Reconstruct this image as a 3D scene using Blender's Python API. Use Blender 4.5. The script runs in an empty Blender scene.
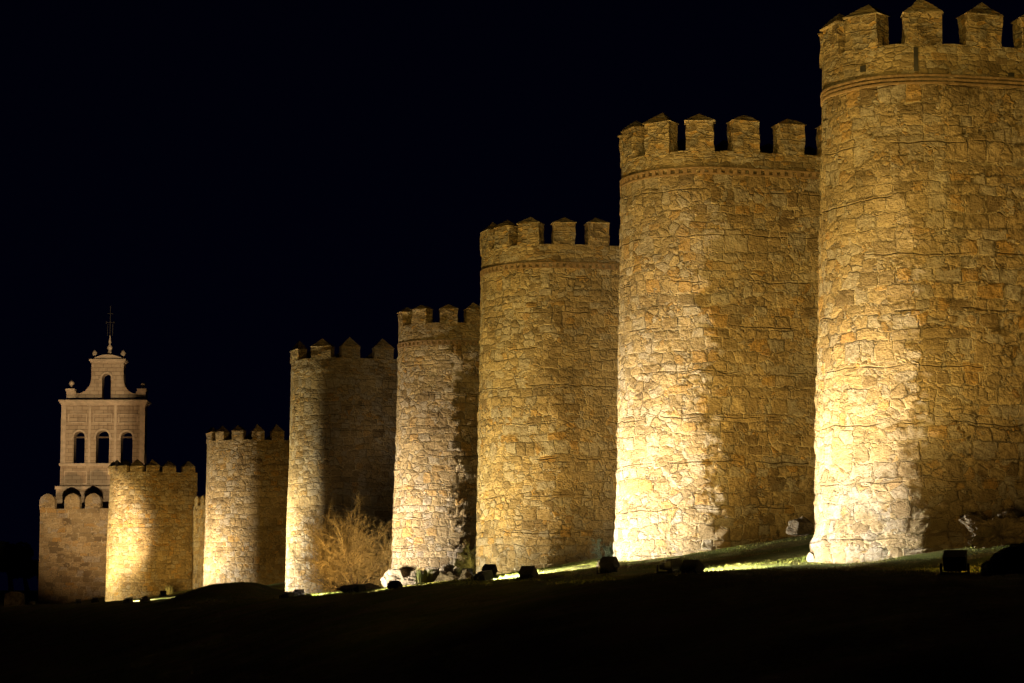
import bpy, math, random
import numpy as np
from mathutils import Vector, noise as mnoise

random.seed(7); RNG = np.random.default_rng(11)
sc = bpy.context.scene
COL = sc.collection
W, H, F = 1024, 683, 2500.0
PITCH = math.atan((625 - 341.5) / F)
CP, SP = math.cos(PITCH), math.sin(PITCH)

# ---------- measuring helpers (surveying the place from the eye point, which is the origin) ----------
def ray(px, py):
    v = 341.5 - py
    return (px - 512.0, F * CP - v * SP, F * SP + v * CP)
def pt(px, py, Y):
    r = ray(px, py); k = Y / r[1]
    return Vector((r[0] * k, Y, r[2] * k))
def zat(py, Y, px=512): return pt(px, py, Y).z
def proj(X, Y, Z):
    d = Y * CP + Z * SP
    return 512 + F * X / d, 341.5 - F * (Z * CP - Y * SP) / d
def xat(px, Y, Z):
    d = Y * CP + Z * SP
    return (px - 512) / F * d

# ---------- object helpers ----------
def tag(o, label=None, cat=None, group=None, kind=None):
    if label: o['label'] = label
    if cat: o['category'] = cat
    if group: o['group'] = group
    if kind: o['kind'] = kind
    return o
def empty(name, loc, label=None, cat=None, group=None):
    o = bpy.data.objects.new(name, None); COL.objects.link(o); o.location = loc
    o.empty_display_size = .3
    return tag(o, label, cat, group)
class MB:
    """collects vertices / faces / uvs in WORLD coordinates"""
    def __init__(s): s.v = []; s.f = []; s.uv = []; s.sm = []
    def add(s, vs, fs, uvs=None, smooth=False):
        b = len(s.v); s.v += [tuple(p) for p in vs]
        for i, f in enumerate(fs):
            s.f.append([b + k for k in f]); s.sm.append(smooth)
            s.uv.append(uvs[i] if uvs else [(0, 0)] * len(f))
    def build(s, name, mat, parent=None, kind=None):
        me = bpy.data.meshes.new(name)
        off = Vector(parent_world(parent)) if parent else Vector((0, 0, 0))
        me.from_pydata([(a - off.x, b - off.y, c - off.z) for a, b, c in s.v], [], s.f)
        ul = me.uv_layers.new(name='UVMap')
        flat = [c for f in s.uv for p in f for c in p]
        ul.data.foreach_set('uv', flat)
        me.polygons.foreach_set('use_smooth', s.sm)
        me.materials.append(mat); me.update()
        o = bpy.data.objects.new(name, me); COL.objects.link(o)
        if parent: o.parent = parent
        if kind: o['kind'] = kind
        return o
def parent_world(p):
    v = Vector((0, 0, 0))
    while p is not None: v += p.location; p = p.parent
    return v
def origin_to(o, loc):
    """move a top-level mesh's origin to loc, keeping the geometry in place"""
    loc = Vector(loc); me = o.data
    n = len(me.vertices); a = np.empty(n * 3); me.vertices.foreach_get('co', a)
    a = a.reshape(-1, 3) - np.array(loc); me.vertices.foreach_set('co', a.ravel()); me.update()
    o.location = loc; return o

# ---------- node helpers ----------
class NT:
    def __init__(s, mat):
        mat.use_nodes = True; s.t = mat.node_tree; s.t.nodes.clear()
    def n(s, typ, ins=None, **kw):
        nd = s.t.nodes.new(typ)
        for k, v in kw.items(): setattr(nd, k, v)
        for k, v in (ins or {}).items():
            if isinstance(v, bpy.types.NodeSocket): s.t.links.new(v, nd.inputs[k])
            else: nd.inputs[k].default_value = v
        return nd
    def m(s, op, a, b=0.0, c=None, clamp=False):
        ins = {0: a, 1: b}
        if c is not None: ins[2] = c
        return s.n('ShaderNodeMath', ins, operation=op, use_clamp=clamp).outputs[0]
    def vm(s, op, a, b=(0, 0, 0), out=0):
        return s.n('ShaderNodeVectorMath', {0: a, 1: b}, operation=op).outputs[out]
    def noise(s, vec, scale, detail=3, rough=.55, col=False):
        nd = s.n('ShaderNodeTexNoise', {'Vector': vec, 'Scale': scale, 'Detail': detail, 'Roughness': rough})
        return nd.outputs['Color' if col else 'Fac']
    def mr(s, v, a, b, c=0.0, d=1.0, smooth=True):
        return s.n('ShaderNodeMapRange', {0: v, 1: a, 2: b, 3: c, 4: d},
                   interpolation_type='SMOOTHSTEP' if smooth else 'LINEAR').outputs[0]
    def ramp(s, v, stops, interp='LINEAR'):
        nd = s.n('ShaderNodeValToRGB', {0: v}); r = nd.color_ramp; r.interpolation = interp
        while len(r.elements) > 1: r.elements.remove(r.elements[-1])
        r.elements[0].position = stops[0][0]; r.elements[0].color = (*stops[0][1], 1)
        for p, c in stops[1:]:
            e = r.elements.new(p); e.color = (*c, 1)
        return nd.outputs[0]
    def mix(s, f, a, b, mode='MIX'):
        nd = s.n('ShaderNodeMix', {0: f}, data_type='RGBA', blend_type=mode)
        for i, v in ((6, a), (7, b)):
            if isinstance(v, bpy.types.NodeSocket): s.t.links.new(v, nd.inputs[i])
            else: nd.inputs[i].default_value = (*v, 1)
        return nd.outputs[2]
    def mixf(s, f, a, b):
        nd = s.n('ShaderNodeMix', {0: f}, data_type='FLOAT')
        for i, v in ((2, a), (3, b)):
            if isinstance(v, bpy.types.NodeSocket): s.t.links.new(v, nd.inputs[i])
            else: nd.inputs[i].default_value = v
        return nd.outputs[0]

def masonry(name, su=2.3, sv=3.0, rnd=.9, warp=.20, disp=.05, small=.38, true_disp=False, tint=(1, 1, 1),
            courses=1.3, bumpd=.06, grey=.27):
    mat = bpy.data.materials.new(name); t = NT(mat)
    uv = t.n('ShaderNodeUVMap').outputs[0]
    w1 = t.vm('SCALE', t.vm('SUBTRACT', t.noise(uv, .8, 2, col=True), (.5, .5, .5)), (0, 0, 0))
    w1.node.inputs['Scale'].default_value = warp * 1.5
    w2 = t.vm('SCALE', t.vm('SUBTRACT', t.noise(uv, 6.5, 4, .65, col=True), (.5, .5, .5)), (0, 0, 0))
    w2.node.inputs['Scale'].default_value = warp * .7
    p = t.vm('ADD', t.vm('ADD', uv, w1), w2)
    p = t.vm('MULTIPLY', p, (1, 1, 0))
    def layer(a, b):
        q = t.vm('MULTIPLY', p, (a, b, 0))
        # each course is slid sideways by its own amount so that joints never line up
        sy = t.n('ShaderNodeSeparateXYZ', {0: q})
        row = t.m('FLOOR', sy.outputs[1])
        wn = t.n('ShaderNodeTexWhiteNoise', {'W': row}, noise_dimensions='1D').outputs[0]
        q = t.n('ShaderNodeCombineXYZ', {0: t.m('ADD', sy.outputs[0], t.m('MULTIPLY', wn, .0)), 1: sy.outputs[1]}).outputs[0]
        e = t.n('ShaderNodeTexVoronoi', {'Vector': q, 'Scale': 1.0, 'Randomness': rnd}, feature='DISTANCE_TO_EDGE', voronoi_dimensions='2D')
        f = t.n('ShaderNodeTexVoronoi', {'Vector': q, 'Scale': 1.0, 'Randomness': rnd}, feature='F1', voronoi_dimensions='2D', distance='CHEBYCHEV' if False else 'EUCLIDEAN')
        loc = t.vm('SUBTRACT', q, f.outputs['Position'])
        return e.outputs['Distance'], f.outputs['Color'], loc
    def coursed(a, b):
        sp_ = t.n('ShaderNodeSeparateXYZ', {0: p}); U, V = sp_.outputs[0], sp_.outputs[1]
        v1 = t.m('ADD', t.m('MULTIPLY', V, b), t.m('MULTIPLY', t.n('ShaderNodeTexNoise', {'W': V, 'Scale': 1.3, 'Detail': 1.0}, noise_dimensions='1D').outputs[0], 1.6))
        row = t.m('FLOOR', v1); fy = t.m('SUBTRACT', v1, row)
        wn = t.n('ShaderNodeTexWhiteNoise', {'W': row}, noise_dimensions='1D').outputs[0]
        uu = t.m('ADD', t.m('MULTIPLY', U, t.m('MULTIPLY', t.m('ADD', .75, t.m('MULTIPLY', wn, .5)), a)), t.m('MULTIPLY', row, 37.37))
        e1 = t.n('ShaderNodeTexVoronoi', {'W': uu, 'Scale': 1.0, 'Randomness': .8}, feature='DISTANCE_TO_EDGE', voronoi_dimensions='1D').outputs['Distance']
        f1 = t.n('ShaderNodeTexVoronoi', {'W': uu, 'Scale': 1.0, 'Randomness': .8}, feature='F1', voronoi_dimensions='1D')
        ey = t.m('MINIMUM', fy, t.m('SUBTRACT', 1.0, fy))
        # rounded corners: smooth minimum of the two distances
        e_ = t.n('ShaderNodeMath', {0: e1, 1: t.m('MULTIPLY', ey, .8), 2: .12}, operation='SMOOTH_MIN').outputs[0]
        lx = t.m('SUBTRACT', uu, f1.outputs['W']); l_ = t.n('ShaderNodeCombineXYZ', {0: lx, 1: t.m('SUBTRACT', fy, .5)}).outputs[0]
        return t.m('MAXIMUM', e_, 0.0), f1.outputs['Color'], l_
    eA, cA, lA = coursed(su, sv)
    eB, cB, lB = layer(su * 1.45, sv * 1.3)
    nm = t.noise(uv, .55, 3)
    msk = t.m('GREATER_THAN', t.m('ADD', nm, t.m('MULTIPLY', t.m('SUBTRACT', t.n('ShaderNodeSeparateColor', {0: cA}).outputs[0], .5), .22)), .5 + (.5 - small) * .4)
    eBs = t.m('MULTIPLY', eB, .9)
    e = t.mixf(msk, eA, eBs); c = t.mix(msk, cA, cB)
    lv = t.n('ShaderNodeMix', {0: msk, 4: lA, 5: lB}, data_type='VECTOR').outputs[1]
    sep = t.n('ShaderNodeSeparateColor', {0: c})
    r1, r2, r3 = sep.outputs[0], sep.outputs[1], sep.outputs[2]
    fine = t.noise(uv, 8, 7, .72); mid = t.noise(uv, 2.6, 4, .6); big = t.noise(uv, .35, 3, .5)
    # little packing stones wedged along some of the joints
    eC, cC, lC = layer(su * 3.6, sv * 3.2)
    pk = t.m('MULTIPLY', t.mr(e, .10, .19, 1, 0), t.mr(t.noise(uv, 1.9, 3, .6), .50, .58, 0, 1))
    pk = t.m('GREATER_THAN', pk, .5)
    e = t.mixf(pk, e, t.m('MULTIPLY', eC, .55)); 
    c2 = t.mix(pk, c, cC); s2 = t.n('ShaderNodeSeparateColor', {0: c2}); r1, r2, r3 = s2.outputs[0], s2.outputs[1], s2.outputs[2]
    grit = t.noise(uv, 24, 4, .7)
    # joint width varies from place to place
    jw = t.mr(t.noise(uv, 1.7, 3), .3, .7, .015, .085)
    stone = t.n('ShaderNodeMapRange', {0: e, 1: t.m('MULTIPLY', jw, .35), 2: jw, 3: 0.0, 4: 1.0}, interpolation_type='SMOOTHSTEP').outputs[0]
    dome = t.mr(e, .0, .24, 0, 1)
    tiltd = t.vm('DOT_PRODUCT', lv, t.vm('SUBTRACT', c, (.5, .5, .5)), out=1)
    # level beds every metre and a bit
    sv_ = t.n('ShaderNodeSeparateXYZ', {0: t.vm('ADD', uv, w1)})
    ph = t.m('FRACT', t.m('DIVIDE', t.m('ADD', sv_.outputs[1], t.m('MULTIPLY', t.m('SUBTRACT', t.noise(uv, .9, 2), .5), .25)), courses))
    bed = t.mr(t.m('ABSOLUTE', t.m('SUBTRACT', ph, .5)), 0, .022, 1, 0)
    bed = t.m('MULTIPLY', bed, t.mr(t.noise(uv, .9, 2), .42, .52, 0, 1))
    jd = t.mr(t.noise(uv, 1.1, 3, .6), .38, .62, .12, 1.15)
    h = t.m('MULTIPLY', t.m('MULTIPLY', stone, jd), t.m('ADD', .35, t.m('MULTIPLY', r3, .7)))
    h = t.m('ADD', h, t.m('MULTIPLY', dome, .28))
    h = t.m('ADD', h, t.m('MULTIPLY', t.m('MULTIPLY', tiltd, stone), 1.15))
    h = t.m('ADD', h, t.m('MULTIPLY', t.m('SUBTRACT', mid, .5), 1.1))
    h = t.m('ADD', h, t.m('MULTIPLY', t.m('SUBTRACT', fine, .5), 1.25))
    h = t.m('ADD', h, t.m('MULTIPLY', t.m('SUBTRACT', grit, .5), .5))
    h = t.m('SUBTRACT', h, t.m('MULTIPLY', bed, .45))
    # colour
    base = t.ramp(r1, [(0, (.11, .08, .05)), (.15, (.21, .155, .09)), (.4, (.34, .26, .155)), (.62, (.39, .30, .18)),
                       (.8, (.44, .34, .20)), (.93, (.47, .38, .26)), (1, (.36, .22, .10))])
    gq = t.m('GREATER_THAN', r2, 1 - grey)
    base = t.mix(t.m('MULTIPLY', gq, .85), base, (.33, .305, .27))
    oq = t.m('LESS_THAN', r2, .09)
    base = t.mix(t.m('MULTIPLY', oq, .6), base, (.48, .28, .09))
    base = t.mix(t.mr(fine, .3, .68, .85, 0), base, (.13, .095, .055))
    base = t.mix(t.mr(t.noise(uv, 14, 3, .7), .58, .74, 0, .5), base, (.50, .42, .29))
    mort = t.mix(t.noise(uv, 2.0, 3), (.36, .29, .19), (.47, .40, .28))
    crack = t.mr(t.noise(uv, 1.3, 4, .6), .42, .56, 0, 1)
    mort = t.mix(t.m('MULTIPLY', crack, .85), mort, (.06, .045, .03))
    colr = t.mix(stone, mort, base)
    colr = t.mix(t.m('MULTIPLY', bed, .75), colr, (.07, .05, .03))
    st = t.n('ShaderNodeMapping', {'Vector': uv, 'Scale': (1.1, .16, 1)}).outputs[0]
    colr = t.mix(t.mr(t.noise(st, 1, 4, .6), .5, .75, 0, .4), colr, (.15, .10, .055))
    colr = t.mix(t.mr(big, .35, .7, .0, .28), colr, (.46, .38, .24))
    colr = t.mix(t.mr(t.noise(uv, .22, 5, .65), .5, .68, .0, .5), colr, (.13, .10, .06))
    colr = t.mix(t.mr(t.noise(uv, .5, 5, .7), .56, .7, .0, .45), colr, (.33, .31, .27))
    colr = t.mix(1.0, colr, tint, 'MULTIPLY')
    colr = t.n('ShaderNodeHueSaturation', {'Saturation': 1.10, 'Value': 1.08, 'Color': colr}).outputs[0]
    bm = t.n('ShaderNodeBump', {'Strength': 1.0, 'Distance': bumpd, 'Height': h})
    if true_disp:
        bm.inputs['Strength'].default_value = .55
        bm.inputs['Distance'].default_value = bumpd
    b = t.n('ShaderNodeBsdfPrincipled', {'Base Color': colr, 'Roughness': .92, 'Specular IOR Level': .15, 'Normal': bm.outputs[0]})
    out = t.n('ShaderNodeOutputMaterial', {'Surface': b.outputs[0]})
    if true_disp:
        d = t.n('ShaderNodeDisplacement', {'Height': h, 'Midlevel': .7, 'Scale': disp})
        t.t.links.new(d.outputs[0], out.inputs['Displacement'])
        mat.displacement_method = 'BOTH'
    return mat

def simple(name, col, rough=.8, emit=None, strength=0, bump=None, var=.3, nscale=3., metal=0):
    mat = bpy.data.materials.new(name); t = NT(mat)
    oc = t.n('ShaderNodeTexCoord').outputs['Object']
    f = t.noise(oc, nscale, 5, .6)
    c = t.mix(t.mr(f, .3, .7), tuple(x * (1 - var) for x in col), tuple(min(1, x * (1 + var)) for x in col))
    ins = {'Base Color': c, 'Roughness': rough, 'Metallic': metal, 'Specular IOR Level': .3}
    if bump:
        ins['Normal'] = t.n('ShaderNodeBump', {'Strength': .8, 'Distance': bump, 'Height': t.noise(oc, nscale * 2.5, 6, .65)}).outputs[0]
    if emit: ins['Emission Color'] = (*emit, 1); ins['Emission Strength'] = strength
    b = t.n('ShaderNodeBsdfPrincipled', ins)
    t.n('ShaderNodeOutputMaterial', {'Surface': b.outputs[0]})
    return mat

M = {}
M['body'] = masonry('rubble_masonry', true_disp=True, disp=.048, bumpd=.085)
M['body_far'] = masonry('rubble_masonry_far', disp=.05, bumpd=.08)
M['parapet'] = masonry('small_rubble', su=2.8, sv=6.0, bumpd=.06, warp=.16, small=.6, courses=.9)
M['ashlar'] = masonry('ashlar_wall', su=1.1, sv=2.4, rnd=.35, warp=.05, bumpd=.02, small=.3, courses=.42, grey=.1)
M['brick'] = simple('tile_course', (.22, .145, .08), .9, bump=.02, nscale=9)
def belfry_mat():
    mat = bpy.data.materials.new('bell_tower_stone'); t = NT(mat)
    oc = t.n('ShaderNodeTexCoord').outputs['Object']; sx = t.n('ShaderNodeSeparateXYZ', {0: oc})
    q = t.n('ShaderNodeCombineXYZ', {0: t.m('ADD', sx.outputs[0], sx.outputs[1]), 1: sx.outputs[2]}).outputs[0]
    br = t.n('ShaderNodeTexBrick', {'Vector': q, 'Color1': (.46, .36, .25, 1), 'Color2': (.36, .27, .18, 1), 'Mortar': (.20, .15, .10, 1), 'Scale': 1.0, 'Mortar Size': .018, 'Brick Width': .75, 'Row Height': .34})
    st = t.n('ShaderNodeMapping', {'Vector': oc, 'Scale': (1.6, 1.6, .3)}).outputs[0]
    c = t.mix(t.mr(t.noise(st, 1, 5, .65), .48, .7, 0, .55), br.outputs[0], (.17, .12, .08))
    c = t.mix(t.mr(t.noise(oc, 1.1, 4), .55, .7, 0, .4), c, (.52, .43, .32))
    bm = t.n('ShaderNodeBump', {'Strength': .7, 'Distance': .03, 'Height': t.m('ADD', t.noise(oc, 5, 5), t.m('MULTIPLY', br.outputs[1], -.8))})
    b = t.n('ShaderNodeBsdfPrincipled', {'Base Color': c, 'Roughness': .9, 'Specular IOR Level': .15, 'Normal': bm.outputs[0]})
    t.n('ShaderNodeOutputMaterial', {'Surface': b.outputs[0]}); return mat
M['plaster'] = belfry_mat()
M['plaster_trim'] = simple('bell_tower_trim', (.48, .38, .27), .9, bump=.015, nscale=2.5, var=.18)
M['iron'] = simple('wrought_iron', (.04, .035, .03), .6, metal=.6)
M['black'] = simple('steel_and_slit_shade', (.045, .042, .038), .45, metal=.3)
M['lens'] = simple('lamp_glass', (.8, .8, .75), .2, emit=(1, .8, .45), strength=3)
M['rock'] = simple('granite_rock', (.23, .19, .13), .95, bump=.07, nscale=3.5, var=.5)
M['dark_rock'] = simple('dark_brown_rock', (.11, .085, .055), .95, bump=.16, nscale=3.6, var=.4)  # plain darker brown rock with a rougher bump
M['roof'] = simple('tower_deck', (.22, .19, .15), .95, bump=.02)
M['twig'] = simple('dry_twig', (.40, .28, .10), .8, nscale=2, var=.35)
M['darkleaf_dimtwig'] = simple('dark_foliage_and_dimmed_twig', (.05, .06, .03), .8, nscale=1)
M['bark'] = simple('bark', (.12, .08, .05), .9, bump=.02)
M['pale'] = simple('pale_leaf', (.14, .15, .10), .6, nscale=5)

def ground_mat():
    mat = bpy.data.materials.new('turf_and_earth'); t = NT(mat)
    oc = t.n('ShaderNodeTexCoord').outputs['Object']
    n1 = t.noise(oc, .6, 5, .6); n2 = t.noise(oc, 6, 4, .65)
    c = t.mix(t.mr(n1, .42, .62), (.10, .13, .022), (.17, .15, .05))
    c = t.mix(t.mr(n2, .35, .75, 0, .6), c, (.045, .04, .018))
    c = t.mix(t.mr(t.noise(oc, .25, 4), .56, .68, 0, .8), c, (.16, .115, .06))
    bm = t.n('ShaderNodeBump', {'Strength': .9, 'Distance': .07, 'Height': t.m('ADD', n2, t.noise(oc, 22, 3))})
    b = t.n('ShaderNodeBsdfPrincipled', {'Base Color': c, 'Roughness': .95, 'Specular IOR Level': .1, 'Normal': bm.outputs[0]})
    t.n('ShaderNodeOutputMaterial', {'Surface': b.outputs[0]})
    return mat
M['ground'] = ground_mat()
def blade_mat():
    mat = bpy.data.materials.new('grass_blade'); t = NT(mat)
    oc = t.n('ShaderNodeTexCoord').outputs['Object']
    c = t.mix(t.mr(t.noise(oc, 1.2, 4), .35, .65), (.15, .20, .025), (.30, .27, .07))
    b = t.n('ShaderNodeBsdfPrincipled', {'Base Color': c, 'Roughness': .7, 'Specular IOR Level': .2})
    t.n('ShaderNodeOutputMaterial', {'Surface': b.outputs[0]})
    return mat
M['blade'] = blade_mat()

# ---------- the towers ----------
# Y depth, left px at base, base y, string y, gap y, eave y, tip y, radius, flank length, wall angle, merlon px, merlon width, string kind
TW = [
 dict(Y=58.6, xl=814, yb=562, ys=77, yg=45, ye=13, yt=0, nose=120, L=7.0, a=14, mp=[829,860,923,985,1040], mw=.88, st=3),
 dict(Y=72.7, xl=614.5, yb=560, ys=171, yg=152, ye=121, yt=112, nose=100, L=6.5, a=14, mp=[627,656,700,747,792], mw=.83, st=2),
 dict(Y=90.8, xl=475.5, yb=578, ys=265, yg=245, ye=224, yt=217, nose=88, L=6.5, a=14, mp=[485,501,528,565,599], mw=.78, st=2),
 dict(Y=108., xl=391.5, yb=588, ys=342, yg=323, ye=309, yt=303, nose=58, L=6.0, a=15, mp=[400,418.5,449.5,475], mw=.74, st=2),
 dict(Y=128., xl=284.5, yb=597, ys=375, yg=358, ye=347, yt=337, nose=58, L=6.0, a=17, mp=[294,320.5,351,384], mw=1.02, st=0),
 dict(Y=155., xl=203.0, yb=594, ys=449, yg=440, ye=431.5, yt=424, nose=56, L=5.5, a=19, mp=[209,219,237.5,258.5,278], mw=.75, st=0),
 dict(Y=185., xl=104.5, yb=603, ys=480, yg=472, ye=466, yt=459, nose=44, L=3.1, a=20, mp=[113,122.5,136.5,153,169.5,189], mw=.92, st=0),
]
BATS = [.030, .022, .017, .022, .018, .012, .024]
LABELS = [
 'tallest and nearest round tower, cut off by the right edge, narrow slit under its merlons',
 'broad golden stone tower second from the right, glowing almost white at its lower left foot',
 'greenish yellow stone tower in the middle with a toothed brick band under its battlements',
 'slender pale pinkish stone tower standing on a rough white and mossy rock base',
 'stone tower behind the bare bushy shrub, its right side in deep shadow',
 'evenly lit peach coloured tower behind the low dark grass mound',
 'small far stone tower just right of the bell tower, with six pointed merlons',
]
wv = {}
for i, T in enumerate(TW):
    a = math.radians(T['a']); T['bat'] = BATS[i]; T['w'] = Vector((-math.sin(a), math.cos(a), 0)); T['n'] = Vector((-math.cos(a), -math.sin(a), 0))
    Xl = pt(T['xl'], T['yb'], T['Y']).x
    rayang = math.atan2(Xl, T['Y']); th = a + rayang          # view ray against the wall line
    T['R'] = T['nose'] / F * T['Y'] / (1 + math.sin(th)) / math.cos(rayang)
    T['zb'] = zat(T['yb'], T['Y'])
    Yn = T['Y'] - T['R'] * .9
    for k, q in (('zs', 'ys'), ('zg', 'yg'), ('ze', 'ye'), ('zt', 'yt')): T[k] = zat(T[q], Yn)
    T['C'] = Vector((Xl + (T['R'] + T['bat'] * (T['zg'] - T['zb'])) / math.cos(rayang), T['Y'], 0))
    print('tower', i, 'R %.2f zb %.2f zs %.2f zg %.2f ze %.2f zt %.2f' % (T['R'], T['zb'], T['zs'], T['zg'], T['ze'], T['zt']), T['C'])

def upath(T, s, off=0.0):
    """s metres from near root along flank, nose, far flank; returns point and outward normal (2D)"""
    R, L = T['R'], T['L']; C, w, n = T['C'], T['w'], T['n']
    if s <= L:
        p = C - w * R - n * (L - s); nr = -w
    elif s >= L + math.pi * R:
        q = s - L - math.pi * R; p = C + w * R - n * q; nr = w.copy()
    else:
        th = (s - L) / R; nr = -w * math.cos(th) + n * math.sin(th); p = C + nr * R
    return p + nr * off, nr
def ulen(T): return 2 * T['L'] + math.pi * T['R']

# ---------- the ground ----------
wall_pts = [Vector((22, -60)), Vector((14.6, 26)), Vector((10.6, 42))]
wall_pts += [(T['C'] + T['n'] * T['R']).to_2d() for T in TW]
P8 = pt(60, 604, 215.); wall_pts += [Vector((P8.x, P8.y)), Vector((-75, 320)), Vector((-200, 700))]
zw = [.3, .55, .85] + [T['zb'] for T in TW] + [zat(604, 215.), 3.2, 5.0]
WP = np.array([(p.x, p.y) for p in wall_pts]); ZW = np.array(zw)
CW = 7.0
crest_img = np.array([(-400, 606), (0, 607), (100, 605), (200, 605), (300, 601), (400, 593), (440, 588), (480, 584), (520, 582), (600, 580), (700, 580), (800, 575), (860, 571), (930, 567), (1000, 558), (1100, 545), (1500, 500)])
seg = WP[1:] - WP[:-1]; sl = np.linalg.norm(seg, axis=1); cum = np.concatenate([[0], np.cumsum(sl)])
nrm = np.stack([-seg[:, 1], seg[:, 0]], 1) / sl[:, None]     # left-hand side of travel = outward (camera side)
vn = np.zeros_like(WP); vn[0] = nrm[0]; vn[-1] = nrm[-1]; vn[1:-1] = nrm[1:] + nrm[:-1]; vn /= np.linalg.norm(vn, axis=1)[:, None]
ZC = []
for i in range(len(WP)):
    c = WP[i] + vn[i] * CW
    if c[1] < 36: ZC.append(ZW[i] - .35); continue
    px = proj(c[0], c[1], 1.0)[0]; yc = np.interp(px, crest_img[:, 0], crest_img[:, 1])
    ZC.append(zat(yc, c[1]))
ZC = np.array(ZC); print('crest', ZC.round(2), 'wall', ZW.round(2))

def lattice(ix, iy, seed):
    h = (ix.astype(np.int64) * 374761393 + iy.astype(np.int64) * 668265263 + seed * 1442695041) & 0xffffffff
    h = ((h ^ (h >> 13)) * 1274126177) & 0xffffffff
    return ((h ^ (h >> 16)) & 0xffff) / 65535.0
def vnoise(x, y, seed=0):
    ix, iy = np.floor(x), np.floor(y); fx, fy = x - ix, y - iy
    fx = fx * fx * (3 - 2 * fx); fy = fy * fy * (3 - 2 * fy)
    a = lattice(ix, iy, seed); b = lattice(ix + 1, iy, seed); c = lattice(ix, iy + 1, seed); d = lattice(ix + 1, iy + 1, seed)
    return (a * (1 - fx) + b * fx) * (1 - fy) + (c * (1 - fx) + d * fx) * fy - .5

def st_coords(X, Y):
    best = np.full(X.shape, 1e9); S = np.zeros(X.shape); Tt = np.zeros(X.shape)
    for i in range(len(seg)):
        dx, dy = X - WP[i, 0], Y - WP[i, 1]
        u = (dx * seg[i, 0] + dy * seg[i, 1]) / sl[i] ** 2
        lo = -1e9 if i == 0 else 0; hi = 1e9 if i == len(seg) - 1 else 1
        uc = np.clip(u, lo, hi)
        ex, ey = dx - uc * seg[i, 0], dy - uc * seg[i, 1]; d = np.hypot(ex, ey)
        sg = np.sign(dx * nrm[i, 0] + dy * nrm[i, 1]); m = d < best
        best = np.where(m, d, best); S = np.where(m, sg * d, S); Tt = np.where(m, cum[i] + uc * sl[i], Tt)
    return S, Tt
def smooth(x): x = np.clip(x, 0, 1); return x * x * (3 - 2 * x)
MOUND = pt(228, 606, 118.)
def ground_np(X, Y):
    S, Tt = st_coords(X, Y)
    zwl = np.interp(Tt, cum, ZW); zcl = np.interp(Tt, cum, ZC)
    z = zwl.copy()
    z = np.where(S < 0, zwl + np.clip(-S, 0, 7) * .17, z)
    u = np.clip(S / CW, 0, 1); z = np.where(S >= 0, zwl * (1 - u) + zcl * u, z)
    out = S - CW
    low = -1.9 + .3 * vnoise(X / 9, Y / 9, 5) + np.where(out > 22, np.clip((out - 22) * .012, 0, 7), 0)
    k = smooth(out / 13.5)
    z = np.where(out > 0, zcl * (1 - k) + low * k, z)
    z = z + .22 * vnoise(X / 3.2, Y / 3.2, 1) * smooth((S - 5) / 4 + .1) + .09 * vnoise(X / .9, Y / .9, 2) * (S > -1) + .04 * vnoise(X / .35, Y / .35, 3)
    z = z + .85 * np.exp(-(((X - MOUND.x) / 2.4) ** 2 + ((Y - MOUND.y) / 5.) ** 2) ** 1.4)
    return z
def ground(x, y): return float(ground_np(np.array([x]), np.array([y]))[0])

def axis(parts):
    o = []
    for a, b, st in parts: o += list(np.arange(a, b, st))
    return np.array(o + [parts[-1][1]])
xs = axis([(-3000, -300, 300), (-300, -80, 10), (-80, -45, 2), (-45, -20, .5), (-20, 22, .25), (22, 60, 2), (60, 300, 20), (300, 3000, 300)])
ys = axis([(-800, -20, 60), (-20, 10, 3), (10, 30, .8), (30, 135, .3), (135, 240, .8), (240, 400, 8), (400, 3000, 200)])
GX, GY = np.meshgrid(xs, ys); GZ = ground_np(GX.ravel(), GY.ravel())
nx, ny = len(xs), len(ys)
me = bpy.data.meshes.new('ground')
V = np.stack([GX.ravel(), GY.ravel(), GZ], 1)
idx = np.arange(nx * ny).reshape(ny, nx)
Q = np.stack([idx[:-1, :-1], idx[:-1, 1:], idx[1:, 1:], idx[1:, :-1]], -1).reshape(-1, 4)
def np_mesh(me, V, Q, smooth=True):
    k = Q.shape[1]
    me.vertices.add(len(V)); me.vertices.foreach_set('co', V.ravel().astype('f'))
    me.loops.add(Q.size); me.loops.foreach_set('vertex_index', Q.ravel().astype('i'))
    me.polygons.add(len(Q)); me.polygons.foreach_set('loop_start', np.arange(0, Q.size, k, dtype='i'))
    me.polygons.foreach_set('use_smooth', np.full(len(Q), smooth)); me.update(calc_edges=True); me.validate()
np_mesh(me, V, Q); me.materials.append(M['ground'])
go = bpy.data.objects.new('ground', me); COL.objects.link(go); tag(go, kind='structure')

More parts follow.
